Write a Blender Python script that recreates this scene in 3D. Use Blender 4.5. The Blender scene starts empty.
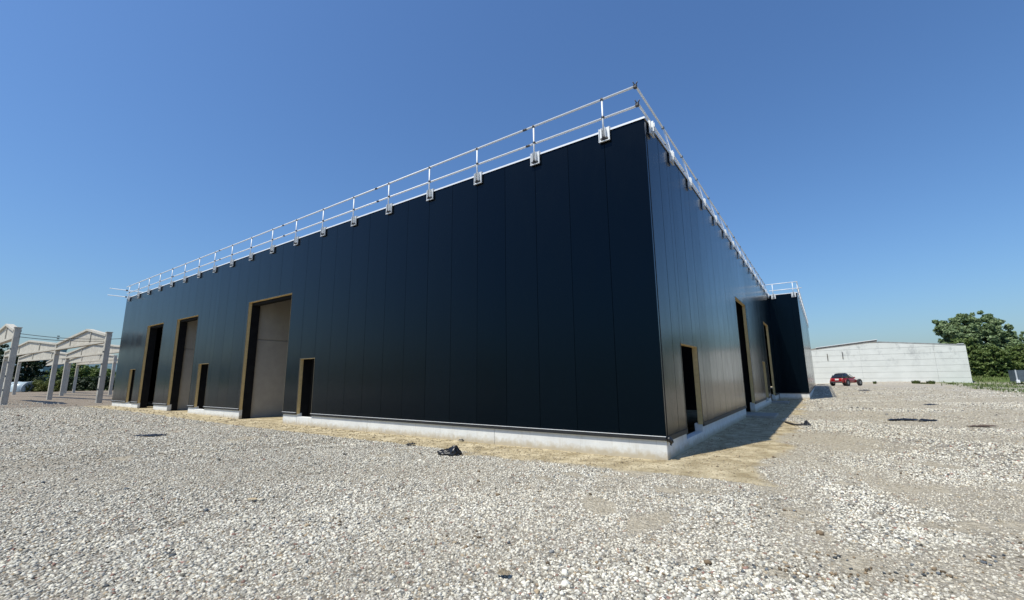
import bpy, bmesh, math, random
import numpy as np
from mathutils import Matrix, Vector
random.seed(7); RNG = np.random.default_rng(11)
scn = bpy.context.scene; COL = scn.collection
PI = math.pi

# ------------------------------------------------------------------ frame
A = 0.610592                                   # yaw of the hall against the view
CORNER = Vector((2.98, 8.86, 0.0))             # near corner of the hall
EX = Vector((math.cos(A), -math.sin(A), 0))    # along the front, to the right
EY = Vector((math.sin(A), math.cos(A), 0))     # along the side, away
def W(x, y, z=0.0): return CORNER + EX*x + EY*y + Vector((0, 0, z))
def to_local(X, Y):
    dx = X-CORNER.x; dy = Y-CORNER.y
    return dx*EX.x+dy*EX.y, dx*EY.x+dy*EY.y

# ------------------------------------------------------------------ noise for layout
_T = RNG.random((256, 256))
def vnoise(x, y, s=1.0, o=0):
    x = np.asarray(x, float)/s+37.3*o+500; y = np.asarray(y, float)/s+91.7*o+500
    xi = np.floor(x).astype(int); yi = np.floor(y).astype(int); fx = x-xi; fy = y-yi
    fx = fx*fx*(3-2*fx); fy = fy*fy*(3-2*fy)
    a = _T[xi % 256, yi % 256]; b = _T[(xi+1) % 256, yi % 256]
    c = _T[xi % 256, (yi+1) % 256]; d = _T[(xi+1) % 256, (yi+1) % 256]
    return (a*(1-fx)+b*fx)*(1-fy)+(c*(1-fx)+d*fx)*fy
def fbm(x, y, s, o=0, n=4):
    v = 0; w = .5; t = 0
    for k in range(n):
        v = v+w*vnoise(x, y, s/2**k, o+k); t += w; w *= .5
    return v/t
def sstep(a, b, x):
    t = np.clip((x-a)/(b-a), 0, 1); return t*t*(3-2*t)
def ground_z(x, y):
    x = np.asarray(x, float); y = np.asarray(y, float)
    lx, ly = to_local(x, y)
    z = .3*sstep(32, 50, y)*sstep(0, 12, x) + .2*sstep(12, 30, -lx)*sstep(3, -3, ly*.2) + .8*sstep(52, 66, y)*sstep(42, 58, x)
    z = z + (fbm(x, y, 3.2, 3)-.5)*.14*sstep(1.0, 3.5, np.hypot(x-3, y-8.9)*0+np.maximum(-ly, lx)) + (fbm(x, y, .7, 5)-.5)*.035
    inside = (lx < 0.3) & (ly > -.3) & (lx > -36.2) & (ly < 60)
    return np.where(inside, np.minimum(z, .07+.15*sstep(12, 30, -lx)), z)
def sand_mask(x, y):
    lx, ly = to_local(np.asarray(x, float), np.asarray(y, float))
    n = (fbm(x, y, 1.1, 9)-.5)*1.4; n2 = fbm(x, y, 4., 12)-.5
    wf = .50+1.05*sstep(-9.5, -1.5, lx)+.35*sstep(-20, -30, lx)+n*1.0+n2*.5
    front = (lx < .6) & (lx > -37)
    mf = np.where(front, sstep(wf+.15, wf-.2, -ly), 0)
    ws = 1.75-.25*sstep(2, 12, ly)+n*1.0
    ms = np.where((ly > -1.2) & (ly < 29), sstep(ws+.15, ws-.2, lx), 0)
    rc = np.hypot(np.maximum(lx-.3, 0)*.8, np.minimum(ly, 0)*1.0)
    mc = np.where(lx > 0, sstep(1.35+n, 1.0+n, rc)*(ly < .4), 0)
    return np.clip(np.maximum(np.maximum(mf, ms), mc), 0, 1)*(ly > -6)
def dirt_mask(x, y):
    x = np.asarray(x, float); y = np.asarray(y, float)
    n = fbm(x*.55+y*.25, y-.2*x, 2.6, 21)
    m = sstep(.50, .70, n)*(.26+.26*sstep(1., 6., x)) + .08*sstep(12, 26, y)*sstep(4, 10, x)
    # wheel tracks on the right
    d = np.abs(x-(3.0+.52*(y-5))-.5*(fbm(x, y, 3, 33)-.5)); m = m+.38*sstep(.8, .1, d)*sstep(3, 5, y)*(fbm(x, y, .8, 41) > .42)
    t2 = fbm(x*.9-y*.5, y*.35+x*.2, .9, 45); m = m+.75*sstep(.60, .68, t2)*sstep(0, 1.5, x)*sstep(9, 5, y)+.50*sstep(.2, 3.2, x-.25*(y-4))*sstep(16, 9, y)*sstep(.34, .54, fbm(x, y, 1.9, 46))
    t3 = fbm(x, y, .55, 47); m = m+.8*sstep(.66, .72, t3)*(fbm(x, y, 3, 49) > .5)
    return np.clip(m, 0, 1)
def soil_mask(x, y):                     # pinkish bare soil round the concrete frames
    lx, ly = to_local(np.asarray(x, float), np.asarray(y, float))
    n = (fbm(x, y, 5, 51)-.5)*3
    return sstep(-2+n, 1.5+n, ly+4.5)*sstep(-35.5, -38, lx)
def grass_mask(x, y):
    x = np.asarray(x, float); y = np.asarray(y, float)
    n = (fbm(x, y, 3, 61)-.5)*6
    d = ((x-47.5)*21-(y-48)*15)/25.8
    return np.clip(sstep(-.3, 1.6, d+n*.35)*np.where(y < 56, .25+.75*sstep(.44, .60, fbm(x, y, 2.2, 65)), 1)*sstep(18, 25, y) + sstep(130, 140, np.hypot(x, y)), 0, 1)

# ------------------------------------------------------------------ helpers
def link(o, parent=None, **k):
    COL.objects.link(o)
    if parent is not None: o.parent = parent
    for a, b in k.items(): o[a] = b
    return o
def mesh_np(name, v, f, mat, parent=None, n=None, **k):
    """fast mesh: v (N,3), f (M,n)"""
    me = bpy.data.meshes.new(name); f = np.asarray(f, np.int32); M, q = f.shape
    me.vertices.add(len(v)); me.vertices.foreach_set('co', np.asarray(v, np.float32).ravel())
    me.loops.add(M*q); me.loops.foreach_set('vertex_index', f.ravel())
    me.polygons.add(M); me.polygons.foreach_set('loop_start', np.arange(0, M*q, q, dtype=np.int32))
    me.update(calc_edges=True); me.validate()
    if mat: me.materials.append(mat)
    return link(bpy.data.objects.new(name, me), parent, **k)
class MB:
    def __init__(s): s.v = []; s.f = []; s.sm = []
    def box(s, x0, x1, y0, y1, z0, z1, b=0):
        n = len(s.v)
        s.v += [(x0,y0,z0),(x1,y0,z0),(x1,y1,z0),(x0,y1,z0),(x0,y0,z1),(x1,y0,z1),(x1,y1,z1),(x0,y1,z1)]
        for q in ((0,3,2,1),(4,5,6,7),(0,1,5,4),(1,2,6,5),(2,3,7,6),(3,0,4,7)): s.f.append([n+i for i in q]); s.sm.append(False)
        return s
    def parts(s, name, mat, parent=None, lab=None):
        # every loose piece becomes an object of its own
        par = list(range(len(s.v)))
        def fd(i):
            while par[i] != i: par[i] = par[par[i]]; i = par[i]
            return i
        for f in s.f:
            for q in f[1:]: par[fd(q)] = fd(f[0])
        gr = {}
        for f, sm in zip(s.f, s.sm): gr.setdefault(fd(f[0]), []).append((f, sm))
        out = []
        for fs in gr.values():
            idx = sorted({i for f, _ in fs for i in f}); mp = {i: k for k, i in enumerate(idx)}; m = MB()
            m.v = [s.v[i] for i in idx]; m.f = [[mp[i] for i in f] for f, _ in fs]; m.sm = [b for _, b in fs]; out.append(m.build(name, mat, parent))
        return out
    def bevbox(s, x0, x1, y0, y1, z0, z1, b):
        bm = bmesh.new(); bmesh.ops.create_cube(bm, size=1)
        for v in bm.verts: v.co = Vector(((x0+x1)/2+v.co.x*(x1-x0), (y0+y1)/2+v.co.y*(y1-y0), (z0+z1)/2+v.co.z*(z1-z0)))
        bmesh.ops.bevel(bm, geom=list(bm.edges), offset=b, segments=1, affect='EDGES')
        s.add_bm(bm); return s
    def add_bm(s, bm, smooth=False):
        bm.verts.index_update(); n = len(s.v)
        s.v += [tuple(v.co) for v in bm.verts]
        for f in bm.faces: s.f.append([n+v.index for v in f.verts]); s.sm.append(smooth)
        bm.free()
    def tube(s, pts, r, seg=8, r2=None, cap=True):
        pts = [Vector(p) for p in pts]; n0 = len(s.v); N = len(pts)
        for i, p in enumerate(pts):
            d = (pts[min(i+1, N-1)]-pts[max(i-1, 0)]).normalized()
            a = d.cross(Vector((0,0,1)));
            if a.length < .1: a = d.cross(Vector((1,0,0)))
            a.normalize(); b = d.cross(a)
            rr = r if r2 is None else r+(r2-r)*i/(N-1)
            for k in range(seg):
                t = 2*PI*k/seg; s.v.append(tuple(p+(a*math.cos(t)+b*math.sin(t))*rr))
        for i in range(N-1):
            for k in range(seg):
                k2 = (k+1) % seg
                s.f.append([n0+i*seg+k, n0+i*seg+k2, n0+(i+1)*seg+k2, n0+(i+1)*seg+k]); s.sm.append(True)
        if cap:
            s.f.append([n0+k for k in range(seg)]); s.sm.append(False)
            s.f.append([n0+(N-1)*seg+k for k in reversed(range(seg))]); s.sm.append(False)
        return s
    def prism(s, poly, y0, y1, axis='y'):
        """poly in (x,z) extruded along y"""
        n = len(s.v); N = len(poly)
        for y in (y0, y1): s.v += [(p[0], y, p[1]) for p in poly]
        s.f.append([n+i for i in range(N)]); s.sm.append(False)
        s.f.append([n+N+i for i in reversed(range(N))]); s.sm.append(False)
        for i in range(N):
            j = (i+1) % N; s.f.append([n+j, n+i, n+N+i, n+N+j]); s.sm.append(False)
        return s
    def build(s, name, mat, parent=None, fix=True, **k):
        me = bpy.data.meshes.new(name); me.from_pydata(s.v, [], s.f)
        me.polygons.foreach_set('use_smooth', s.sm)
        if fix:
            bm = bmesh.new(); bm.from_mesh(me); bmesh.ops.recalc_face_normals(bm, faces=bm.faces); bm.to_mesh(me); bm.free()
        if mat: me.materials.append(mat)
        return link(bpy.data.objects.new(name, me), parent, **k)
def thing(name, loc, label, cat, rz=0, group=None):
    o = bpy.data.objects.new(name, None); o.location = loc; o.rotation_euler = (0, 0, rz); o.empty_display_size = .3
    link(o, None, label=label, category=cat)
    if group: o['group'] = group
    return o
def copy_thing(r, loc, rz, label):
    c = r.copy(); COL.objects.link(c); c.location = loc; c.rotation_euler = (0, 0, rz); c['label'] = label
    for ch in r.children:
        d = ch.copy(); COL.objects.link(d); d.parent = c
        for g in ch.children:
            e = g.copy(); COL.objects.link(e); e.parent = d
    return c

# ------------------------------------------------------------------ materials
class NT:
    def __init__(s, name):
        s.m = bpy.data.materials.new(name); s.m.use_nodes = True; s.t = s.m.node_tree
        s.t.nodes.clear(); s.out = s.n('ShaderNodeOutputMaterial'); s.b = s.n('ShaderNodeBsdfPrincipled')
        s.l(s.b.outputs[0], s.out.inputs[0])
    def n(s, k, **p):
        o = s.t.nodes.new(k)
        for a, b in p.items(): setattr(o, a, b)
        return o
    def l(s, a, b): s.t.links.new(a, b)
    def set(s, node, **k):
        for a, b in k.items():
            i = node.inputs[a.replace('_', ' ')]
            if hasattr(b, 'is_linked') or isinstance(b, bpy.types.NodeSocket): s.l(b, i)
            else: i.default_value = b
        return node
    def noise(s, scale, detail=4, rough=.5, vec=None, dim='3D'):
        o = s.n('ShaderNodeTexNoise'); o.inputs['Scale'].default_value = scale; o.inputs['Detail'].default_value = detail; o.inputs['Roughness'].default_value = rough
        if vec is not None: s.l(vec, o.inputs['Vector'])
        return o.outputs['Fac']
    def coord(s, k='Object'): return s.n('ShaderNodeTexCoord').outputs[k]
    def mapv(s, vec, sc):
        o = s.n('ShaderNodeMapping'); o.inputs['Scale'].default_value = sc; s.l(vec, o.inputs['Vector']); return o.outputs[0]
    def mix(s, f, a, b, mode='MIX'):
        o = s.n('ShaderNodeMix', data_type='RGBA', blend_type=mode)
        for i, v in ((0, f), (6, a), (7, b)):
            if isinstance(v, bpy.types.NodeSocket): s.l(v, o.inputs[i])
            else: o.inputs[i].default_value = (*v, 1) if isinstance(v, tuple) and len(v) == 3 else v
        return o.outputs[2]
    def ramp(s, f, lo, hi, a=0, b=1):
        o = s.n('ShaderNodeMapRange'); s.l(f, o.inputs[0])
        for i, v in zip((1,2,3,4), (lo, hi, a, b)): o.inputs[i].default_value = v
        return o.outputs[0]
    def math(s, op, a, b=0):
        o = s.n('ShaderNodeMath', operation=op)
        for i, v in ((0, a), (1, b)):
            if isinstance(v, bpy.types.NodeSocket): s.l(v, o.inputs[i])
            else: o.inputs[i].default_value = v
        return o.outputs[0]
    def bump(s, h, dist=.01, st=1):
        o = s.n('ShaderNodeBump'); o.inputs['Distance'].default_value = dist; o.inputs['Strength'].default_value = st
        s.l(h, o.inputs['Height']); s.l(o.outputs[0], s.b.inputs['Normal']); return o
    def attr(s, name):
        return s.n('ShaderNodeAttribute', attribute_name=name)
def simple(name, col, rough=.6, metal=0, var=.15, sc=6, spec=.5, bump=0):
    t = NT(name); f = t.noise(sc, 5, .6, t.coord())
    c = t.mix(t.ramp(f, .3, .7), tuple(x*(1-var) for x in col), tuple(min(1, x*(1+var)) for x in col))
    t.set(t.b, Base_Color=c, Roughness=rough, Metallic=metal); t.b.inputs['Specular IOR Level'].default_value = spec
    if bump: t.bump(f, bump)
    return t.m

def m_cladding():
    t = NT('anthracite cladding'); co = t.coord()
    g = t.n('ShaderNodeNewGeometry').outputs['Random Per Island']
    big = t.noise(.5, 3, .5, co); dust = t.noise(3, 6, .65, t.mapv(co, (1, 1, .35)))
    base = t.mix(g, (.0010, .0024, .0042), (.0014, .0031, .0052))
    t.set(t.b, Base_Color=base)
    r = t.math('ADD', t.ramp(g, 0, 1, .13, .19), t.ramp(dust, .3, .75, 0, .07)); t.l(r, t.b.inputs['Roughness'])
    t.b.inputs['IOR'].default_value = CL_IOR
    t.b.inputs['Specular IOR Level'].default_value = .5; t.b.inputs['Specular Tint'].default_value = (.10, .19, .29, 1)
    # faint oil-canning of the sheet, and a slightly different set of every panel
    h = t.noise(1.3, 2, .4, t.mapv(co, (1, 1, .5)))
    t.bump(t.math('ADD', h, t.math('MULTIPLY', g, .0)), .012, .35)
    return t.m
CL_IOR = 1.55
M_CLAD = m_cladding()
def m_concrete(name, c1, c2, stain, st_amt=.5, streak=True):
    t = NT(name); co = t.coord()
    f = t.noise(2.5, 6, .6, co); c = t.mix(t.ramp(f, .3, .7), c1, c2)
    s2 = t.noise(1.6 if streak else 5, 6, .7, t.mapv(co, (2.5, 2.5, .45) if streak else (1, 1, 1)))
    c = t.mix(t.math('MULTIPLY', t.ramp(s2, .56, .72), st_amt), c, stain)
    pit = t.noise(60, 3, .6, co); c = t.mix(t.math('MULTIPLY', t.ramp(pit, .60, .7), .25), c, stain)
    if name.startswith('plinth'):
        sp = t.math('ADD', t.sepz(co), t.math('MULTIPLY', t.noise(7, 5, .7, co), -.28)); c = t.mix(t.ramp(sp, .04, -.10, 0, .8), c, (.42, .34, .21))
        dr = t.noise(3, 5, .7, t.mapv(co, (4, 4, .3))); c = t.mix(t.math('MULTIPLY', t.ramp(dr, .58, .68), .35), c, (.36, .34, .30))
    t.set(t.b, Base_Color=c, Roughness=.85); t.bump(pit, .003, .6); return t.m
def _sepz(self, v):
    o = self.n('ShaderNodeSeparateXYZ'); self.l(v, o.inputs[0]); return o.outputs[2]
NT.sepz = _sepz
M_PLINTH = m_concrete('plinth concrete', (.62, .62, .60), (.72, .72, .69), (.46, .41, .32), .5)
M_FRAME = m_concrete('weathered frame concrete', (.42, .39, .33), (.54, .51, .44), (.17, .155, .13), .5)
M_INNER = m_concrete('inner wall concrete', (.36, .335, .30), (.42, .395, .35), (.26, .24, .21), .3)
M_SLAB = m_concrete('slab concrete', (.27, .25, .21), (.36, .335, .29), (.25, .21, .16), .5, False)
M_FOAM = simple('tan insulation edge', (.62, .46, .22), .9, var=.12, sc=9, spec=.2)
M_GALV = simple('galvanised steel', (.74, .75, .76), .5, .1, .03, 4)
M_ALU = simple('white coping', (.80, .81, .82), .35, .15, .05, 4)
M_BRK = simple('pale bracket steel', (.72, .73, .73), .42, .3, .1, 18)
M_KNUC = simple('dark cast clamp', (.06, .06, .065), .5, .3, .2, 20)
M_FLASH = simple('black membrane strip', (.012, .013, .015), .55, 0, .3, 8)
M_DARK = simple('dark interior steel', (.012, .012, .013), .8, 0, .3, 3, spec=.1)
M_DOORLEAF = simple('dark inner board', (.05, .052, .057), .6, 0, .15, 3)
M_ROOF = simple('roof membrane', (.15, .15, .15), .9, 0, .2, 2)
M_PLASTIC = simple('crumpled black plastic', (.010, .010, .011), .32, 0, .4, 12, bump=.01)
M_CABLE = simple('old cable', (.03, .028, .026), .7)

def m_white_wall():
    t = NT('painted concrete wall'); co = t.coord()
    f = t.noise(.8, 6, .6, co); c = t.mix(t.ramp(f, .3, .7), (.60, .61, .57), (.68, .69, .65))
    st = t.noise(.9, 8, .75, t.mapv(co, (.8, 1, .45)))
    up = t.ramp(t.n('ShaderNodeSeparateXYZ') and t.sepz(co), 1.5, 4.6, .05, .8)
    c = t.mix(t.math('MULTIPLY', t.ramp(st, .52, .70), up), c, (.24, .25, .25))
    bl = t.noise(5, 4, .7, co); c = t.mix(t.math('MULTIPLY', t.ramp(bl, .6, .75), .15), c, (.36, .33, .28))
    t.set(t.b, Base_Color=c, Roughness=.8); t.bump(bl, .01, .4); return t.m
M_WWALL = m_white_wall()

def m_ground():
    t = NT('site ground'); co = t.coord()
    # crushed stone: voronoi cells with their own shade
    v1 = t.n('ShaderNodeTexVoronoi'); v1.inputs['Scale'].default_value = 24; t.l(co, v1.inputs['Vector'])
    v2 = t.n('ShaderNodeTexVoronoi'); v2.inputs['Scale'].default_value = 9; t.l(co, v2.inputs['Vector'])
    sx = t.n('ShaderNodeSeparateColor'); t.l(v1.outputs['Color'], sx.inputs[0])
    g1 = t.mix(sx.outputs[0], (.26, .235, .19), (.74, .69, .60))
    g1 = t.mix(t.math('MULTIPLY', t.ramp(sx.outputs[1], .9, .93), .5), g1, (.30, .17, .13))
    g1 = t.mix(t.math('MULTIPLY', t.ramp(v1.outputs['Distance'], .35, .75), .55), g1, (.16, .14, .115))
    s2 = t.n('ShaderNodeSeparateColor'); t.l(v2.outputs['Color'], s2.inputs[0])
    g1 = t.mix(t.math('MULTIPLY', t.ramp(s2.outputs[0], .82, .95), .5), g1, (.22, .2, .17))
    big = t.noise(.35, 6, .62, co); g1 = t.mix(t.math('MULTIPLY', t.ramp(big, .5, .66), .45), g1, (.36, .31, .235))
    g1 = t.mix(t.attr('gap_shade').outputs['Fac'], g1, t.mix(sx.outputs[0], (.15, .13, .10), (.40, .365, .31)))  # painted shade: ground in the gaps between near stones coloured darker
    fine = t.noise(14, 8, .75, co)
    pl = t.noise(5, 8, .85, co); g1 = t.mix(t.math('MULTIPLY', t.ramp(pl, .5, .62), .55), g1, (.25, .215, .165)); g1 = t.mix(t.math('MULTIPLY', t.ramp(pl, .45, .34), .6), g1, (.70, .665, .60))
    # sand
    sn = t.noise(2.2, 7, .65, co)
    sand = t.mix(t.ramp(sn, .38, .62), (.30, .24, .14), (.58, .495, .33))
    sand = t.mix(t.math('MULTIPLY', t.ramp(fine, .52, .66), .75), sand, (.16, .12, .07))
    sand = t.mix(t.math('MULTIPLY', t.ramp(t.noise(38, 4, .6, co), .58, .66), .5), sand, (.52, .45, .32))
    dirt = t.mix(t.ramp(fine, .35, .65), (.27, .23, .165), (.56, .505, .395))
    soil = t.mix(t.ramp(sn, .35, .65), (.17, .135, .10), (.27, .225, .175))
    soil = t.mix(t.math('MULTIPLY', t.ramp(sx.outputs[0], .8, .95), .5), soil, (.4, .36, .3))
    grass = t.mix(t.ramp(sn, .35, .7), (.07, .125, .025), (.14, .17, .055))
    c = t.mix(t.attr('dirt').outputs['Fac'], g1, dirt)
    c = t.mix(t.attr('sand').outputs['Fac'], c, sand)
    c = t.mix(t.attr('soil').outputs['Fac'], c, soil)
    c = t.mix(t.attr('grass').outputs['Fac'], c, grass)
    t.set(t.b, Base_Color=c, Roughness=.95); t.b.inputs['Specular IOR Level'].default_value = .15
    inv = t.math('SUBTRACT', 1, v1.outputs['Distance'])
    rough_amt = t.math('SUBTRACT', 1, t.math('MULTIPLY', t.attr('sand').outputs['Fac'], .75))
    h = t.math('ADD', t.math('MULTIPLY', t.math('MULTIPLY', inv, rough_amt), .9), t.math('MULTIPLY', fine, .8))
    h = t.math('ADD', h, t.math('MULTIPLY', t.math('MULTIPLY', s2.outputs[1], rough_amt), .5)); h = t.math('ADD', h, t.math('MULTIPLY', sn, 2.5))
    t.bump(h, .03, 1); return t.m
def m_vcol(name, rough=.9, spec=.2, var=True, sss=0):
    t = NT(name); a = t.attr('col').outputs['Color']
    if var:
        f = t.noise(60, 4, .6, t.coord()); c = t.mix(1.0, a, t.mix(t.ramp(f, .3, .7), (.78, .78, .78), (1.12, 1.12, 1.12)), 'MULTIPLY')
    else: c = a
    t.set(t.b, Base_Color=c, Roughness=rough); t.b.inputs['Specular IOR Level'].default_value = spec
    return t.m
def m_leaf(name, c1, c2, c3):
    t = NT(name); g = t.n('ShaderNodeNewGeometry').outputs['Random Per Island']
    f = t.noise(.45, 3, .5, t.coord())
    c = t.mix(t.ramp(f, .38, .62), c1, c2); c = t.mix(t.ramp(g, .55, 1), c, c3)
    t.set(t.b, Base_Color=c, Roughness=.55); t.b.inputs['Specular IOR Level'].default_value = .3
    tr = t.n('ShaderNodeBsdfTranslucent'); t.l(c, tr.inputs[0]); mx = t.n('ShaderNodeMixShader'); mx.inputs[0].default_value = .22
    t.l(t.b.outputs[0], mx.inputs[1]); t.l(tr.outputs[0], mx.inputs[2]); t.l(mx.outputs[0], t.out.inputs[0]); return t.m
M_LEAF = m_leaf('broadleaf foliage', (.085, .135, .034), (.14, .19, .05), (.21, .27, .09))
M_LEAFG = m_leaf('grey green foliage', (.13, .19, .08), (.19, .26, .12), (.28, .35, .18))
M_LEAFY = m_leaf('yellow green foliage', (.07, .10, .02), (.12, .14, .03), (.16, .17, .05))
M_HEDGE = m_leaf('dark hedge foliage', (.012, .025, .010), (.025, .045, .015), (.04, .06, .02))
M_WEED = m_leaf('weed foliage', (.08, .13, .03), (.14, .18, .05), (.22, .22, .10))
M_BARK = simple('bark', (.10, .08, .06), .9, 0, .3, 5)

# ------------------------------------------------------------------ ground
def build_ground():
    na = 760
    r = [0.6]
    while r[-1] < 4000:
        r.append(r[-1]*(1.0105 if r[-1] < 60 else 1.06))
    r = np.array(r); th = np.concatenate([np.linspace(-68, 68, na-60), np.linspace(68, 292, 61)[1:-1]])*PI/180
    na = len(th)
    T, Rr = np.meshgrid(th, r); X = Rr*np.sin(T); Y = Rr*np.cos(T); Z = ground_z(X, Y)
    v = np.stack([X, Y, Z], -1).reshape(-1, 3)
    v = np.vstack([v, [[0, 0, 0]]])
    nr = len(r); i = np.arange(nr-1)[:, None]*na; j = np.arange(na)[None]; j2 = (j+1) % na
    f = np.stack([i+j, i+na+j, i+na+j2, i+j2], -1).reshape(-1, 4)[:, ::-1]
    o = mesh_np('ground', v, f, m_ground(), kind='structure')
    me = o.data
    me.polygons.foreach_set('use_smooth', np.ones(len(me.polygons), bool))
    n = len(me.vertices); co = np.empty(n*3, np.float32); me.vertices.foreach_get('co', co); co = co.reshape(-1, 3)
    for nm, fn in (('sand', sand_mask), ('dirt', dirt_mask), ('soil', soil_mask), ('grass', grass_mask), ('gap_shade', lambda x, y: 1-sstep(9, 30, np.hypot(x, y)))):  # last mask: painted gap shade, strongest near the camera
        a = me.attributes.new(nm, 'FLOAT', 'POINT'); a.data.foreach_set('value', np.clip(fn(co[:, 0], co[:, 1]), 0, 1).astype(np.float32))
    # up-facing check
    if me.polygons[1000].normal.z < 0: me.flip_normals()
build_ground()

def ico(sub=0):
    bm = bmesh.new(); bmesh.ops.create_icosphere(bm, subdivisions=1, radius=1)
    v = np.array([tuple(x.co) for x in bm.verts]); f = np.array([[x.index for x in q.verts] for q in bm.faces]); bm.free(); return v, f
OCT = (np.array([(1,0,0),(0,1,0),(-1,0,0),(0,-1,0),(0,0,1),(0,0,-1.)]), np.array([(0,1,4),(1,2,4),(2,3,4),(3,0,4),(1,0,5),(2,1,5),(3,2,5),(0,3,5)]))
def scatter(name, pos, size, col, proto, jit, mat, flat=(.45, .8), sink=.3, **k):
    V, F = proto; N = len(pos); nv = len(V)
    P = V[None]*(1+RNG.uniform(-jit, jit, (N, nv, 1)))
    P = P+RNG.uniform(-jit*.35, jit*.35, (N, nv, 3))
    sc = np.stack([RNG.uniform(.8, 1.35, N), RNG.uniform(.6, 1.0, N), RNG.uniform(*flat, N)], -1)*size[:, None]
    P = P*sc[:, None]
    tx = RNG.normal(0, .38, N); az = RNG.uniform(0, 2*PI, N)
    c, s = np.cos(tx)[:, None], np.sin(tx)[:, None]; y = P[..., 1]*c-P[..., 2]*s; z = P[..., 1]*s+P[..., 2]*c; x = P[..., 0]
    c, s = np.cos(az)[:, None], np.sin(az)[:, None]; x2 = x*c-y*s; y2 = x*s+y*c
    P = np.stack([x2, y2, z], -1)+pos[:, None]; P[..., 2] += (size*sc[:, 2]/size*(1-sink)*.6)[:, None]
    f = (F[None]+(np.arange(N)*nv)[:, None, None]).reshape(-1, F.shape[1])
    o = mesh_np(name, P.reshape(-1, 3), f, mat, **k)
    a = o.data.attributes.new('col', 'FLOAT_COLOR', 'POINT'); cc = np.ones((N, nv, 4), np.float32); cc[..., :3] = col[:, None]; a.data.foreach_set('color', cc.ravel())
    return o
def stone_cols(x, y):
    N = len(x); b = np.clip(RNG.normal(.585, .20, N), .07, .84); c = b[:, None]*np.array([1.0, .965, .85])
    warm = RNG.random(N)[:, None]; c = c*(1-warm*np.array([0, .04, .12]))
    k = RNG.random(N)
    c[k < .018] = np.array([.33, .20, .16])*RNG.uniform(.6, 1.2, ((k < .018).sum(), 1))
    m = (k > .018) & (k < .05); c[m] = np.array([.14, .155, .165])*RNG.uniform(.5, 1.5, (m.sum(), 1))
    m = (k > .05) & (k < .10); c[m] = np.array([.42, .33, .22])*RNG.uniform(.7, 1.2, (m.sum(), 1))
    d = dirt_mask(x, y)[:, None]*.75; c = c*(1-d)+np.array([.42, .36, .265])*RNG.uniform(.4, 1.25, (N, 1))*d
    s = sand_mask(x, y)[:, None]*.85; c = c*(1-s)+np.array([.40, .31, .185])*RNG.uniform(.45, 1.15, (N, 1))*s
    patch = (.84+.28*fbm(x, y, 1.7, 91)-.10*sstep(.5, -3, x))[:, None]; c = c*patch
    return c
def scatter_pts(r0, r1, dens, ang=60):
    area = (r1*r1-r0*r0)*math.radians(ang); n = int(area*dens)
    r = np.sqrt(RNG.uniform(r0*r0, r1*r1, n)); t = RNG.uniform(-ang, ang, n)*PI/180
    x = r*np.sin(t); y = r*np.cos(t); lx, ly = to_local(x, y)
    ok = ~((lx < .03) & (ly > -.03) & (lx > -36)) & ~((lx < 1.78) & (ly > 26.9))
    keep = RNG.random(n) > np.clip(sand_mask(x, y)*1.0, 0, .84)
    keep &= RNG.random(n) > dirt_mask(x, y)*.5
    keep &= RNG.random(n) > soil_mask(x, y)*.85
    keep &= RNG.random(n) > sstep(r1*.75, r1, r)*.5
    ok &= keep; return x[ok], y[ok]
M_STONE = m_vcol('crushed limestone')
def stones():
    parts = [(2.6, 6.6, 2700, ico(), .30, (.008, .0215)), (6.2, 12.5, 1350, OCT, .26, (.011, .026)), (12, 22, 300, OCT, .22, (.018, .036)), (21, 42, 80, OCT, .2, (.026, .05)), (41, 62, 26, OCT, .2, (.035, .065))]
    for r0, r1, dn, proto, jit, (a, b) in parts:
        x, y = scatter_pts(r0, r1, dn); n = len(x)
        sz = a+(b-a)*RNG.random(n)**1.8
        big = RNG.random(n) < .006; sz[big] *= 1.7; sz = sz*(1-.40*dirt_mask(x, y))
        p = np.stack([x, y, ground_z(x, y)-.004], -1)
        scatter('gravel', p, sz, stone_cols(x, y), proto, jit, M_STONE, kind='stuff')
    # darker lumps of dug-up earth and odd big stones, mostly on the right
    g = np.random.default_rng(77); cx, cy, cs = [], [], []
    for (X0, Y0, rx, ry, k) in ((2.35, 3.95, .22, .10, 26), (3.05, 3.85, .30, .10, 34), (2.7, 4.25, .25, .08, 20), (4.2, 4.1, .3, .1, 24), (5.2, 4.6, .3, .1, 20), (-.5, 4.6, .35, .12, 24), (-1.3, 5.3, .4, .1, 18), (1.0, 4.0, .3, .08, 16), (6.5, 7.5, .5, .1, 16), (8.6, 9.2, .6, .15, 16), (3.2, 5.6, .3, .1, 14), (-4.0, 6.5, .4, .1, 14)):
        cx += list(g.normal(X0, rx, k)); cy += list(g.normal(Y0, ry, k)); cs += list(g.uniform(.006, .017, k)*(1+Y0*.05))
    k = 70; rr = np.sqrt(g.uniform(12, 400, k)); aa = g.uniform(-55, 55, k)*PI/180; ex, ey = rr*np.sin(aa), rr*np.cos(aa); elx, ely = to_local(ex, ey)
    ok = (ely < -.2) | (elx > .2); cx += list(ex[ok]); cy += list(ey[ok]); cs += list(g.uniform(.018, .036, int(ok.sum())))
    cx, cy, cs = np.array(cx), np.array(cy), np.array(cs); n = len(cx)
    cc = np.where(g.random(n)[:, None] < .75, np.array([.17, .125, .08]), np.array([.10, .11, .12]))*g.uniform(.6, 1.8, (n, 1))
    scatter('gravel', np.stack([cx, cy, ground_z(cx, cy)+.004], -1), cs, cc, ico(), .25, M_STONE, kind='stuff')
stones()

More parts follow.
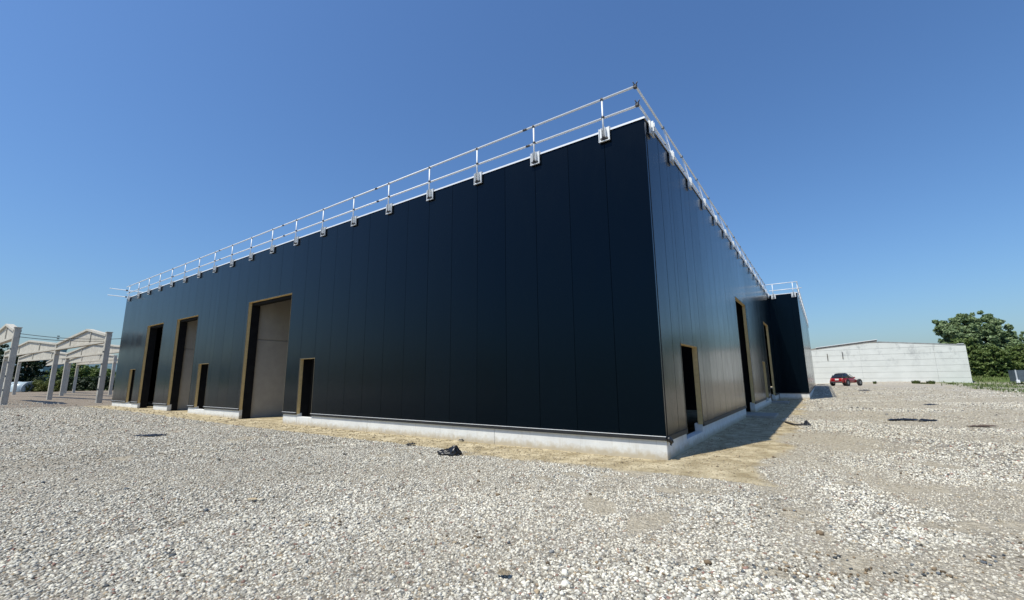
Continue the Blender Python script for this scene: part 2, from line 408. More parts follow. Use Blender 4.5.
# ------------------------------------------------------------------ the hall
H = 7.28; ZB = .45; WX = 35.87; DY = 27.0; PT = .10
hall = thing('warehouse', CORNER, 'long anthracite metal-clad hall with doorless openings and white roof-edge strip, nearest the camera', 'warehouse', -A)
front_open = [(32.0, 33.05, .36, 2.40, 's'), (28.2, 30.85, .0, 4.98, 'b'), (23.35, 26.15, .0, 4.98, 'b'), (21.45, 22.62, .36, 2.46, 's'),
              (14.33, 17.9, .0, 5.04, 'b'), (12.4, 13.36, .36, 2.40, 's')]
side_open = [(1.62, 3.25, .28, 2.36, 's'), (10.9, 13.75, .0, 4.84, 'b'), (18.5, 19.85, .28, 2.36, 's'), (21.3, 24.1, .0, 4.84, 'b')]
def wall_strips(u0, u1, opens, pitch, gap=.005):
    """(a,b,z0,z1) pieces with open joints at the panel pitch"""
    js = [u0]; k = pitch
    while u0+k < u1-.2: js.append(u0+k); k += pitch
    js.append(u1); out = []; g = gap
    for a, b in zip(js[:-1], js[1:]):
        cuts = sorted({a, b}|{c for o in opens for c in o[:2] if a < c < b})
        for c, d in zip(cuts[:-1], cuts[1:]):
            m = (c+d)/2; zz = [(ZB, H)]
            for o in opens:
                if o[0] < m < o[1]: zz = [(o[3], H)]
            lo = c+(g if c == a and a > u0 else 0); hi = d-(g if d == b and b < u1 else 0)
            for z0, z1 in zz: out.append((lo, hi, z0, z1))
    return out
# front cladding: x=-s
mb = MB()
def panel(mb, side, a, b, z0, z1):
    # each sheet is set a hair out of true
    r = random.Random(int(a*1000)//950); e0, e1 = r.uniform(0, .0022), r.uniform(0, .0022)
    n = len(mb.v)
    if side: mb.box(-.06, 0, a, b, z0, z1); ch = {1: e0, 5: e0, 2: e1, 6: e1}; ax = 0; sg = -1
    else: mb.box(-b, -a, 0, .06, z0, z1); ch = {0: e0, 4: e0, 1: e1, 5: e1}; ax = 1; sg = 1
    for k, e in ch.items(): p = list(mb.v[n+k]); p[ax] += sg*e; mb.v[n+k] = tuple(p)
for a, b, z0, z1 in wall_strips(0, WX, front_open, .957): panel(mb, 0, a, b, z0, z1)
mb.build('front_cladding', M_CLAD, hall)
mb = MB()
for a, b, z0, z1 in wall_strips(0.004, DY, side_open, .95, .0075):
    panel(mb, 1, max(a, .061), b, z0, z1)
mb.build('side_cladding', M_CLAD, hall)
MB().box(-WX, -.062, .062, PT, H-.3, H-.01).box(-PT, -.062, PT+.002, DY, H-.3, H-.012).build('parapet_backing', M_DARK, hall)
# inner skin closing the joints, dark
def skin(opens, u0, u1, fn, mbx, d0, d1):
    edges = sorted([u0, u1]+[c for o in opens for c in o[:2]])
    for c, d in zip(edges[:-1], edges[1:]):
        m = (c+d)/2; z0 = ZB+.01
        for o in opens:
            if o[0] < m < o[1]: z0 = o[3]+.06
        fn(mbx, c, d, z0)
mb = MB()
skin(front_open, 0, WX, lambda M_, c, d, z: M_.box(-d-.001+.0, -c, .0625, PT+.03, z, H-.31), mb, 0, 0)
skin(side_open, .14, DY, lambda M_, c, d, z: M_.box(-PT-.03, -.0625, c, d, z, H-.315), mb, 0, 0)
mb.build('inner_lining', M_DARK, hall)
# tan panel edges lining each opening
def foam_front(o):
    m = MB(); a, b, z0, z1 = o[:4]; zb = max(z0, .40)
    m.box(-b-.002, -b+.010, .012, .125, zb, z1); m.box(-a-.010, -a+.002, .012, .125, zb, z1); m.box(-b+.011, -a-.011, .012, .125, z1-.010, z1+.002)
    m.parts('opening_edge', M_FOAM, hall)
def foam_side(o):
    m = MB(); a, b, z0, z1 = o[:4]; zb = max(z0, .40)
    m.box(-.125, -.006, b-.012, b+.002, zb, z1); m.box(-.125, -.006, a-.002, a+.012, zb, z1); m.box(-.125, -.006, a+.013, b-.013, z1-.012, z1+.002)
    m.parts('opening_edge', M_FOAM, hall)
for o in front_open: foam_front(o)
for o in side_open: foam_side(o)
# thin sheet-metal nose round the openings
def trim(o, side):
    m = MB(); a, b, z0, z1 = o[:4]; zb = max(z0, ZB)
    for (p, q, r, s) in ((b-.001, b+.016, zb, z1+.016), (a-.012, a+.001, zb, z1+.016), (a+.002, b-.002, z1+.003, z1+.016)):
        if side: m.box(.001, .006, p, q, r, s)
        else: m.box(-q, -p, -.006, -.001, r, s)
    m.parts('opening_trim', M_TRIM, hall)
M_TRIM = simple('dull trim sheet', (.16, .135, .09), .5, .1, .1, 6)
for o in front_open: trim(o, False)
for o in side_open: trim(o, True)
# plinth panels
def spans(u0, u1, opens, pitch):
    cuts = sorted({u0, u1}|{c for o in opens for c in o[:2]}|{k*pitch-.8 for k in range(1, 9) if u0 < k*pitch-.8 < u1}); out = []
    for c, d in zip(cuts[:-1], cuts[1:]):
        m = (c+d)/2; top = .42; ok = True
        for o in opens:
            if o[0] < m < o[1]:
                if o[4] == 'b': ok = False
                else: top = o[2]-.06
        if ok and d-c > .02: out.append((c, d, top))
    return out
for c, d, top in spans(0, WX, front_open, 5.03):
    m = MB(); m.bevbox(-d+.003, -c-.003, .02, .22, -.5, top, .008); m.build('plinth_panel', M_PLINTH, hall)
for c, d, top in spans(.225, DY, side_open, 5.03):
    m = MB(); m.bevbox(-.22, -.02, c+.003, d-.003, -.5, top, .008); m.build('plinth_panel', M_PLINTH, hall)
# drip flashing: bright lip over black strip
mb = MB(); mk = MB()
for c, d, top in spans(0, WX, front_open, 999):
    if top > .4:
        mb.prism([(0,0)]*0 or [(-d, ZB+.004), (-c, ZB+.004), (-c, ZB-.003), (-d, ZB-.003)], -.040, -.002)
        mk.box(-d+.002, -c-.002, -.030, .018, .375, ZB-.005)
mb.parts('drip_flashing', M_GALV, hall); 
for c, d, top in spans(.03, DY, side_open, 999):
    if top > .4: mk.box(-.018, .014, c+.002, d-.002, .355, ZB-.004)
mk.parts('membrane_strip', M_FLASH, hall)
m = MB()                                            # loose membrane end hanging at the corner
m.tube([(.03, .02, .44), (.055, .03, .38), (.075, .05, .33), (.06, .05, .29)], .045, 7, .02)
m.tube([(.02, .10, .42), (.06, .12, .37), (.08, .11, .33)], .04, 7, .03)
m.parts('loose_membrane_end', M_PLASTIC, hall)
# coping
mb = MB(); mb.box(-WX-.02, .02, -.02, .14, H, H+.022).box(-.14, .02, .142, DY, H, H+.022)
mb.box(-WX-.02, .022, -.024, -.018, H-.022, H+.023).box(.0205, .024, -.017, DY, H-.022, H+.023).build('coping', M_ALU, hall)
# body: roof, floor, hidden walls
BD = 55.0
MB().box(-WX+.14, -.14, .14, BD, 6.6, 6.9).build('roof', M_ROOF, hall)
MB().box(-WX+.14, -.23, .23, BD, -.4, -.10).build('floor_slab', M_SLAB, hall)
MB().box(-WX, -WX+.12, .13, BD, .3, H-.02).build('left_wall', M_CLAD, hall)
MB().box(-WX+.12, -.13, BD-.12, BD, .3, H-.02).build('rear_wall', M_CLAD, hall)
MB().box(-WX+.01, -WX+.2, .23, BD, -.5, .30).build('plinth_panel', M_PLINTH, hall)
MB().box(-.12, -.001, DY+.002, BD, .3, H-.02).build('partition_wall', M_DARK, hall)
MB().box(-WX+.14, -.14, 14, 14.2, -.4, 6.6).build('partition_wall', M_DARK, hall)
# cross walls seen through the openings and steel posts behind the jambs
def cross(x, y0, y1, zj, mat=M_INNER, zt=6.6):
    m = MB(); m.box(x-.16, x, y0, y1, -.4, zj-.03).box(x-.16, x-.0, y0, y1, zj+.03, zt); m.box(x-.15, x-.04, y0, y1, zj-.03, zj+.03)
    m.build('inner_wall', mat, hall)
cross(-18.02, .50, 13.9, 3.45); cross(-26.28, .50, 13.9, 3.4); cross(-13.52, .45, 4.0, 5.2, M_DOORLEAF); cross(-31.0, 1.2, 13.9, 3.4, M_DOORLEAF)
for x in (-18.0, -26.26, -30.95, -33.15, -22.72, -13.46):
    MB().box(x-.16, x+(.10 if x in (-18.0, -26.26, -30.95) else .06), .14, .49, -.4, 6.5).build('steel_column', M_DARK, hall)
for o in front_open:
    if o[4] == 'b': MB().box(-o[1], -o[0], .14, .4, o[3]-.12, o[3]+.2).build('lintel', M_DARK, hall)
MB().box(-12.98, -12.40, .46, .50, .0, 2.6).build('inner_board', simple('dark grey board', (.09, .09, .095), .7), hall)
MB().box(-.50, -.46, 1.7, 2.55, .3, 2.25).build('inner_board', simple('blue grey board', (.03, .04, .06), .5), hall)
# thresholds
for o in side_open:
    if o[4] == 'b': MB().bevbox(-.26, .95 if o[0] < 15 else .8, o[0]-.15, o[1]-1.2, -.2, .085, .01).build('threshold_slab', M_SLAB, hall)

# ------------------------------------------------------------------ annex
ann = thing('annex_building', W(0.0, DY), 'narrow black-clad block projecting from the far end of the long hall, in shade', 'building', -A)
AW = 1.75; AL = BD-DY
mb = MB(); k = 0
for a, b in ((0.002, .42), (.42, 1.37), (1.37, AW)): mb.box(a+.0035, b-.0035 if b < AW else b, 0.002, .06, ZB, H)
k = .062
while k < AL: mb.box(AW-.06, AW, k+.004, min(k+.95, AL)-.004, ZB, H); k += .95
mb.build('cladding', M_CLAD, ann)
MB().box(.002, AW-.062, .062, .12, ZB, H-.02).box(AW-.12, AW-.062, .122, AL, ZB, H-.02).box(0.002, AW-.07, AL-.1, AL-.01, ZB, H-.02).build('inner_lining', M_DARK, ann)
m = MB(); m.bevbox(.003, 1.0, .02, .22, -.5, .42, .008); m.build('plinth_panel', M_PLINTH, ann)
m = MB(); m.bevbox(1.006, AW-.02, .02, .22, -.5, .42, .008); m.build('plinth_panel', M_PLINTH, ann)
m = MB(); m.bevbox(AW-.22, AW-.02, .225, AL, -.5, .42, .008); m.build('plinth_panel', M_PLINTH, ann)
MB().box(.002, AW+.01, -.012, .018, .40, ZB-.004).box(AW-.018, AW+.012, .02, AL, .40, ZB-.004).parts('membrane_strip', M_FLASH, ann)
MB().box(-.0, AW+.02, -.02, .14, H+.002, H+.047).box(AW-.14, AW+.02, .142, AL, H+.002, H+.047).build('coping', M_ALU, ann)
MB().box(0, AW-.13, .13, AL-.1, 6.6, 6.9).build('roof', M_ROOF, ann)

# ------------------------------------------------------------------ guard rails
ZT = 8.06; ZM = 7.60; RR = .026
def bracket(mbp, mbf, u, side, off=0):
    """plate hung over the wall face, side: 0 front (face y=-), 1 side (face x=+)"""
    def B(M_, a0, a1, d0, d1, z0, z1):
        if side: M_.box(off+d0, off+d1, a0, a1, z0, z1)
        else: M_.box(a0, a1, off-d1, off-d0, z0, z1)
    w = .135
    ht = .035 if side else .065
    B(mbp, u-w, u+w, .026, .034, H-.27, H+ht)
    B(mbp, u-w, u+w, -.15 if not side else .0, .034, H+ht+.001, H+ht+.008)
    B(mbp, u-w, u-w+.012, .035, .062, H-.27, H+ht); B(mbp, u+w-.012, u+w, .035, .062, H-.27, H+ht)
    B(mbp, u-.05, u-.04, .035, .11, H-.20, H+.05); B(mbp, u+.04, u+.05, .035, .11, H-.20, H+.05)
    B(mbp, u-w, u+w, .035, .075, H-.276, H-.262)
    B(mbf, u-.085, u+.085, .036, .085 if not side else .05, H-.225, H-.19)
def rail_thing(label, loc, fn, group='white guard rails clamped along the roof edges'):
    t = thing('guard_rail', loc, label, 'railing', -A, group); fn(t); return t
def clampb(M_, p, r=.038, hgt=.05):
    M_.tube([(p[0], p[1], p[2]-hgt/2), (p[0], p[1], p[2]+hgt/2)], r, 8)
def front_rail(t):
    y = -.085
    MB().tube([(-WX-.02, y, ZT), (-.115, y, ZT)], RR).build('top_rail', M_GALV, t)
    MB().tube([(-WX-.02, y+.045, ZM), (-.10, y+.045, ZM)], RR).build('middle_rail', M_GALV, t)
    pr = [-.93-1.903*i for i in range(19)]
    pp = MB().tube([(0, y, H-.2), (0, y, ZT+.01)], .021); po = pp.build('post', M_GALV, t); po.location.x = pr[0]
    a, b = MB(), MB(); bracket(a, b, 0, 0); bo = a.build('bracket', M_BRK, t); bo.location.x = pr[0]; fo = b.build('bracket_foot', M_KNUC, bo)
    c = MB(); clampb(c, (0, y, ZT)); clampb(c, (0, y+.01, ZM)); c.tube([(0,y,H-.21),(0,y,H-.15)], .032); co = c.parts('clamp', M_KNUC, po)
    for x in pr[1:]:
        p2 = po.copy(); COL.objects.link(p2); p2.parent = t; p2.location.x = x
        for cc in co: q = cc.copy(); COL.objects.link(q); q.parent = p2
        b2 = bo.copy(); COL.objects.link(b2); b2.parent = t; b2.location.x = x
        q = fo.copy(); COL.objects.link(q); q.parent = b2
    c = MB()
    for x in (-3.1, -9.2, -15.3, -21.4, -27.5): c.tube([(x-.06, y, ZT), (x+.06, y, ZT)], .031); c.tube([(x-.0, y+.045, ZM), (x+.12, y+.045, ZM)], .031)
    c.parts('rail_sleeve', M_KNUC, t)
    for z, dx in ((ZT, 0), (ZM, .02)):
        k = MB(); k.bevbox(-.165+dx, -.085+dx, y-.035, y+.045, z-.045, z+.045, .012)
        k.tube([(-.125+dx, y-.03, z+.03), (-.15+dx, y-.07, z+.085)], .012, 6); k.tube([(-.10+dx, y, z+.04), (-.06+dx, y-.02, z+.085)], .014, 6)
        k.build('corner_clamp', M_KNUC, t)
rail_thing('long white pipe guard rail with brackets along the front roof edge of the anthracite hall', CORNER, front_rail)
def side_rail(t):
    x = -.11
    MB().tube([(x, -.1, ZT), (x, DY-.06, ZT)], RR).build('top_rail', M_GALV, t)
    MB().tube([(x+.03, -.07, ZM), (x+.03, DY-.06, ZM)], RR).build('middle_rail', M_GALV, t)
    ys = [1.98+1.885*i for i in range(13)]+[26.4]
    po = MB().tube([(.045, 0, H-.2), (.04, 0, H+.06), (x, 0, ZT)], .021).build('post', M_GALV, t); po.location.y = ys[0]
    a, b = MB(), MB(); bracket(a, b, 0, 1); bo = a.build('bracket', M_BRK, t); bo.location.y = .36; fo = b.build('bracket_foot', M_KNUC, bo)
    c = MB(); clampb(c, (x, 0, ZT)); clampb(c, (x+.015, 0, ZM)); co = c.parts('clamp', M_KNUC, po)
    for i, y in enumerate(ys):
        if i:
            p2 = po.copy(); COL.objects.link(p2); p2.parent = t; p2.location.y = y
            for cc in co: q = cc.copy(); COL.objects.link(q); q.parent = p2
        b2 = bo.copy(); COL.objects.link(b2); b2.parent = t; b2.location.y = y
        q = fo.copy(); COL.objects.link(q); q.parent = b2
rail_thing('white guard rail receding along the right-hand roof edge of the anthracite hall', CORNER, side_rail)
def annex_rail(t):
    MB().tube([(-.1, -.085, ZT), (AW+.12, -.085, ZT)], RR).build('top_rail', M_GALV, t)
    MB().tube([(.1, -.04, ZM), (AW+.32, -.04, ZM)], RR).build('middle_rail', M_GALV, t)
    MB().tube([(AW+.07, -.1, ZT-.03), (AW+.07, AL, ZT-.03)], RR).build('top_rail', M_GALV, t)
    MB().tube([(AW+.05, -.1, ZM-.03), (AW+.05, AL, ZM-.03)], RR).build('middle_rail', M_GALV, t)
    po = MB().tube([(0, -.085, H-.2), (0, -.085, ZT+.01)], .021).build('post', M_GALV, t)
    a, b = MB(), MB(); bracket(a, b, 0, 0); bo = a.build('bracket', M_BRK, t); fo = b.build('bracket_foot', M_KNUC, bo)
    po.location.x = bo.location.x = .33
    p2 = po.copy(); COL.objects.link(p2); p2.parent = t; p2.location.x = AW-.2
    b2 = bo.copy(); COL.objects.link(b2); b2.parent = t; b2.location.x = AW-.2; q = fo.copy(); COL.objects.link(q); q.parent = b2
    sp = MB().tube([(AW+.06, 0, H-.1), (AW+.06, 0, ZT)], .021).build('post', M_GALV, t); sp.location.y = .5
    for i in range(1, 14):
        s2 = sp.copy(); COL.objects.link(s2); s2.parent = t; s2.location.y = .5+2*i
rail_thing('short white guard rail on the black block at the far end of the hall', W(0, DY), annex_rail)
def left_rail(t):
    x = -.06
    MB().tube([(x, -.95, 7.84), (x, 30, 7.84)], RR*.9).build('top_rail', M_GALV, t)
    MB().tube([(x, -1.0, 7.38), (x, 30, 7.38)], RR*.9).build('middle_rail', M_GALV, t)
    for y in (-.05, ): 
        c = MB(); c.bevbox(x-.04, x+.04, -.1, -.0, 7.79, 7.88, .01); c.bevbox(x-.04, x+.04, -.1, -.0, 7.34, 7.42, .01); c.parts('clamp', M_KNUC, t)
    po = MB().tube([(x, 1.5, 7.1), (x, 1.5, 7.85)], .021).build('post', M_GALV, t)
    for i in range(1, 14):
        s2 = po.copy(); COL.objects.link(s2); s2.parent = t; s2.location.y = 1.9*i
rail_thing('two thin guard rail pipes sticking out past the far left roof corner of the hall', W(-WX, 0), left_rail)

# ------------------------------------------------------------------ precast frames on the left
HC = 5.15
COLS = {}
def gz(x, y): return float(ground_z(x, y))
def column(key, x, y, tall, front=False):
    g = gz(x, y); t = thing('concrete_column', (x, y, g), COLUMN_LABELS[key], 'column', -A, 'bare precast concrete columns')
    h = tall; w = .19; d = .17
    m = MB(); m.bevbox(-w, w*.55, -d, d, -.5, h, .025); 
    m.build('shaft', M_FRAME, t)
    if front:
        n = MB()
        for z in (.95, 1.9, 2.85, 3.8): n.box(-.20, .11, -.185, -.165, z+.02, z+.13)
        n.parts('steel_socket', M_KNUC, t)
    c = MB(); c.bevbox(-w-.12, w*.55+.12, -d+.02, d-.02, h-.95, h-.72, .02) if not front else c.bevbox(-w-.04, w*.55+.04, -d-.03, d+.03, h, h+.07, .01)
    c.build('corbel', M_FRAME, t)
    COLS[key] = Vector((x, y, g))
COLUMN_LABELS = {
 'P1': 'tall notched concrete column standing just left of the dark hall', 'P0': 'tall notched concrete column at the left edge of the photo',
 'C1': 'plain concrete column in front, between the two tall notched columns', 'B1': 'concrete column half hidden behind the leftmost notched column',
 'D1': 'pale concrete column closest beside the left end wall of the dark hall', 'E1': 'second concrete column right of and behind the plain front one',
 'G1': 'thin concrete column just right of the leftmost notched column', 'D2': 'farther slim concrete column just left of the one beside the hall end',
 'F1': 'third and slimmer concrete column in the line behind the plain front one', 'F2': 'farthest slim concrete column in front of the dark hedge',
 'D3': 'slimmest concrete column in the group near the hall end'}
for key, x, y, tall, fr in (('P1', -31.5, 34, 5.35, True), ('P0', -35.3, 31, 5.35, True), ('C1', -43.0, 41.4, HC, False), ('B1', -59.4, 51.5, HC, False),
        ('D1', -39.55, 44.5, HC, False), ('E1', -55.7, 55, HC, False), ('G1', -70, 62.5, HC, False), ('D2', -53.6, 59.3, HC, False), ('F1', -68.4, 68, HC, False),
        ('F2', -72.5, 73.5, HC, False), ('D3', -60.5, 68, HC, False)):
    column(key, x, y, tall, fr)
def beam(a, b, label, ext=None, peak=.5, rise=.8):
    p = COLS[a].copy(); q = COLS[b].copy() if b else ext
    d = (q-p); d.z = 0; L = d.length; rz = math.atan2(d.y, d.x)
    t = thing('roof_beam', (p.x, p.y, p.z+HC-.42), label, 'beam', rz, 'gabled precast concrete roof beams')
    h0 = .36; pk = L*peak
    # web with flanges, slightly bowed underside
    m = MB(); m.prism([(.0, 0), (L, 0), (L, h0), (pk, h0+rise), (.0, h0)], -.06, .06); m.build('web', M_FRAME, t)
    m = MB(); m.prism([(.0, h0-.02), (pk, h0+rise-.02), (L, h0-.02), (L, h0+.14), (pk, h0+rise+.14), (0, h0+.14)], -.2, .2); m.build('top_flange', M_FRAME, t)
    m = MB(); m.prism([(0, -.14), (L, -.14), (L, .02), (0, .02)], -.18, .18)
    for k in (.3, .7):
        xx = L*k; m.box(xx-.08, xx+.08, -.13, .13, .02, h0+rise*(k/peak if k < peak else (1-k)/(1-peak))-.02)
    m.build('bottom_flange', M_FRAME, t)
dl = -EX
beam('P1', 'C1', 'gabled concrete beam between the tall notched column by the hall and the plain front column', peak=.36, rise=.75)
beam('C1', 'B1', 'gabled concrete beam from the plain front column leftward behind the leftmost notched column')
beam('P0', None, 'gabled concrete beam cut by the left edge of the photo', ext=COLS['P0']+dl*14, peak=.3, rise=.75)
beam('D1', 'E1', 'gabled concrete beam in the second row, reaching to the hall end')
beam('E1', 'G1', 'gabled concrete beam in the second row, seen at the left')
beam('D2', 'F1', 'gabled concrete beam in the third row, farthest back on the right')
beam('F1', None, 'gabled concrete beam in the third row, farthest back on the left', ext=COLS['F1']+dl*16)
beam('D3', 'F2', 'short concrete beam joining the farthest slim columns')
# steel cables between the tall columns
def cable(p, q, label, r=.022):
    t = MB(); n = 9; t.tube([p.lerp(q, i/n)+Vector((0, 0, -.12*math.sin(PI*i/n))) for i in range(n+1)], r, 6)
    t.tube([p.lerp(q, .42), p.lerp(q, .45)], .04, 6)
    t.build('steel_cable', M_CABLE, None, label=label, category='cable', group='steel cables between the concrete columns')
P0, P1 = COLS['P0'], COLS['P1']
cable(P0+Vector((.2, 0, 4.95)), P1+Vector((-.3, 0, 4.85)), 'upper dark steel cable strung between the two tall notched columns')
cable(P0+Vector((.2, 0, 4.72)), P1+Vector((-.3, 0, 4.70)), 'lower dark steel cable strung between the two tall notched columns')
cable(P1+Vector((.2, 0, 4.85)), W(-WX-.02, 3, 5.3), 'short dark steel cable from the tall notched column to the hall end')

# ------------------------------------------------------------------ foliage
def leaf_cloud(centres, radii, n, size, flat=.8, seed=0, shell=.55):
    g = np.random.default_rng(seed); K = len(centres); C_ = np.array(centres, float); Rr = np.array(radii, float)
    w = Rr**2; w = w/w.sum(); idx = g.choice(K, n, p=w)
    d = g.normal(size=(n, 3)); d /= np.linalg.norm(d, axis=1, keepdims=True)
    rad = (shell+(1-shell)*g.random(n)**.7)*Rr[idx]*(1+.10*g.normal(size=n)); p = C_[idx]+d*rad[:, None]*np.array([1, 1, flat])
    nrm = d*.8+g.normal(size=(n, 3))*.6+np.array([0, 0, .35]); nrm /= np.linalg.norm(nrm, axis=1, keepdims=True)
    u = np.cross(nrm, g.normal(size=(n, 3))); u /= np.linalg.norm(u, axis=1, keepdims=True); v = np.cross(nrm, u)
    s = size*g.uniform(.6, 1.4, n)[:, None]
    q = np.stack([p-u*s, p-v*s*.55+nrm*s*.12, p+u*s, p+v*s*.55+nrm*s*.12], 1)
    return q.reshape(-1, 3), np.arange(n*4).reshape(n, 4)
def tree(x, y, h, spread, label, mat, n=9000, leaf=.16, seed=1, low=.18, cat='tree', top=None, name='tree'):
    g = np.random.default_rng(seed); z0 = gz(x, y)
    t = thing(name, (x, y, z0), label, cat, 0, None)
    tr = MB(); tr.tube([(0, 0, -.3), (.05, .02, h*.15), (.12, -.05, h*.35), (0, .1, h*.6)], h*.035, 8, h*.015)
    cs, rs = [], []
    nl = 34
    for i in range(nl):
        f = (i+.5)/nl; zz = h*(low+(.90-low)*f); a = i*2.4+g.uniform(-.4, .4)
        prof = math.sin(PI*min(1, .18+.80*f))**.6
        rr = spread*prof*g.uniform(.35, .82); c = (rr*math.cos(a), rr*math.sin(a), zz+g.uniform(-.03, .03)*h); r = spread*g.uniform(.28, .42)*(1.05-.4*f)
        cs.append(c); rs.append(r)
        if i % 3 == 0: tr.tube([(0, 0, zz*.55), (c[0]*.5, c[1]*.5, zz*.8), c], h*.012, 5, h*.004)
    for tp in (top or []): cs.append((tp[0], tp[1], tp[2])); rs.append(tp[3])
    tr.build('trunk', M_BARK, t)
    # small twig clusters on every lobe give the ragged outline
    c2, r2 = [], []
    for c, r in zip(cs, rs):
        for k in range(11):
            d = g.normal(size=3); d /= np.linalg.norm(d); q = np.array(c)+d*r*np.array([1, 1, .8])*g.uniform(.55, 1.12); c2.append(q); r2.append(r*g.uniform(.16, .38))
    v, f = leaf_cloud(c2, r2, n, leaf, .75, seed, .3)
    mesh_np('crown', v, f, mat, t); return t
tree(79.6, 76, 10.4, 6.0, 'tall grey-green tree with two crowns, tallest beside the white wall', M_LEAFG, 62000, .21, 3, .06, top=[(-3.4, 0, 9.5, 1.5), (-5.2, 0, 7.6, 1.5), (-1.6, 0, 9.6, 1.5), (3.2, .5, 10.0, 1.6), (-.4, 0, 8.6, 2.2), (2.6, 0, 8.6, 2.4), (-3.5, 0, 7.4, 2.0), (5.0, 0, 6.8, 1.8), (0, 0, 6, 3), (3, 0, 5, 3), (-3, -1, 8.0, 2.4), (1.2, -1, 8.9, 2.2), (-2, -1, 6.5, 3), (4.2, -1, 7.6, 2.2), (4.5, -1, 5, 2.6)])
tree(74.8, 73, 6.6, 3.6, 'rounded green tree rising behind the right end of the white wall', M_LEAF, 20000, .16, 5, .1)
tree(72.5, 66.5, 4.9, 3.0, 'low dense dark green tree just right of the white wall', M_LEAF, 20000, .14, 8, .03)
tree(78.0, 67, 5.0, 3.4, 'low dense green tree in front of the tall grey-green one', M_LEAF, 22000, .14, 9, .03)
tree(94.0, 80, 7.5, 4.0, 'dark tree at the right edge of the photo', M_LEAFG, 14000, .18, 10, .05)
tree(86.5, 73, 4.6, 3.4, 'dark bushy tree behind the grey container', M_LEAF, 12000, .15, 12, .03)
# left background
def hedge(p, q, h, w, label, mat, n, leaf, seed, cat='hedge'):
    p = Vector(p); q = Vector(q); t = q-p; L = t.length; cs, rs = [], []; g = np.random.default_rng(seed)
    for i in range(int(L/.7)+1):
        for z in np.arange(.4, h, .6):
            s = g.uniform(-.3, .3); c = p+t*(min(1, i*.7/L)); cs.append((c.x-p.x+s, c.y-p.y+g.uniform(-w/2, w/2), z+s*.4)); rs.append(g.uniform(.45, .7))
    v, f = leaf_cloud(cs, rs, n, leaf, 1, seed)
    e = thing('hedge' if cat == 'hedge' else 'bush', (p.x, p.y, gz(p.x, p.y)), label, cat)
    mesh_np('foliage', v, f, mat, e)
    m = MB(); 
    for i in range(int(L/2.2)+1):
        c = t*(min(1, i*2.2/max(L, .1))); m.tube([(c.x, c.y, -.2), (c.x+.1, c.y, h*.6)], .05, 5, .02)
    m.parts('stem', M_BARK, e)
hedge((-128, 92), (-66, 92), 2.5, 2, 'long clipped dark hedge behind the concrete columns', M_HEDGE, 30000, .2, 21)
for i, (px, yy, hh, sp, mt, lb) in enumerate([(82, 108, 6.5, 4.5, M_LEAF, 'broad low tree over the hedge, between the front column and the notched column'),
        (95, 112, 6.0, 4.6, M_LEAF, 'round green tree over the hedge beside the tall notched column'), (108, 110, 5.2, 4.2, M_LEAF, 'green tree over the hedge by the hall end'),
        (30, 96, 9.5, 4.2, M_HEDGE, 'dark conifer-like tree left of the pale blue building'), (4, 90, 9.5, 5.5, M_HEDGE, 'big dark tree behind the leftmost columns'),
        (-22, 92, 9, 6, M_HEDGE, 'dark tree beyond the left edge of the columns'), (68, 104, 5.5, 4.0, M_LEAF, 'small tree right of the pale blue building')]):
    tree((px-512)/437*yy*1.0, yy, hh, sp, lb, mt, 9000, .22, 40+i, .05)
hedge((-92, 85), (-86, 85), 1.9, 1.6, 'yellow-green bush below the pale blue building', M_LEAFY, 5000, .14, 25, 'bush')
# far hills
def hills():
    n = 160; az = np.linspace(-85, 85, n)*PI/180; R_ = 1500
    hgt = 22+60*fbm(az*9+20, az*0, 1.2, 71)*sstep(-.35, -.8, az)+8*fbm(az*30, az*0, 1, 75)
    v = []; f = []
    for i, a in enumerate(az):
        for r, z in ((R_-300, -1), (R_, float(hgt[i])*.75), (R_+200, float(hgt[i])), (R_+700, -1)): v.append((r*math.sin(a), r*math.cos(a), z))
    for i in range(n-1):
        for k in range(3): f.append((i*4+k, i*4+k+1, (i+1)*4+k+1, (i+1)*4+k))
    mesh_np('hills', np.array(v), np.array(f), simple('distant wooded hill', (.10, .15, .17), 1, 0, .3, .02, spec=0), kind='structure')
hills()
# pale blue building and polytunnel
bl = thing('industrial_building', (-188.6, 175, gz(-188, 175)), 'tall narrow white and pale blue metal building far behind the columns', 'building', .82)
MB().box(1.7, 7.4, 0, 9, 0, 15.2).build('wall', simple('pale blue cladding', (.20, .26, .32), .5), bl)
MB().box(-.1, 1.68, -.2, 9.2, 0, 15.5).build('white_end', simple('white cladding', (.72, .75, .78), .5), bl)
MB().box(1.7, 7.6, -.1, 9.3, 15.202, 15.5).build('roof', M_ROOF, bl)
pt = thing('polytunnel', (-108, 84, gz(-108, 84)), 'long low pale translucent polytunnel in front of the dark trees', 'greenhouse', .05)
def arch(L, r, hh):
    m = MB(); n = 12; N = int(L/1.5)
    for i in range(N+1):
        for k in range(n+1):
            a = PI*k/n; m.v.append((i*L/N, -r*math.cos(a), hh*math.sin(a)**.75))
    for i in range(N):
        for k in range(n): m.f.append([i*(n+1)+k, i*(n+1)+k+1, (i+1)*(n+1)+k+1, (i+1)*(n+1)+k]); m.sm.append(True)
    m.f.append(list(range(n+1))); m.sm.append(False); m.f.append([N*(n+1)+k for k in reversed(range(n+1))]); m.sm.append(False)
    return m
arch(16, 1.7, 1.8).build('cover', simple('pale plastic cover', (.42, .50, .52), .35, 0, .25, 1.2), pt)
m = MB()
for i in range(8): m.tube([(i*16/7, -1.73*math.cos(PI*k/12), 1.84*math.sin(PI*k/12)**.75+.01) for k in range(13)], .04, 5)
m.parts('hoop', M_GALV, pt)

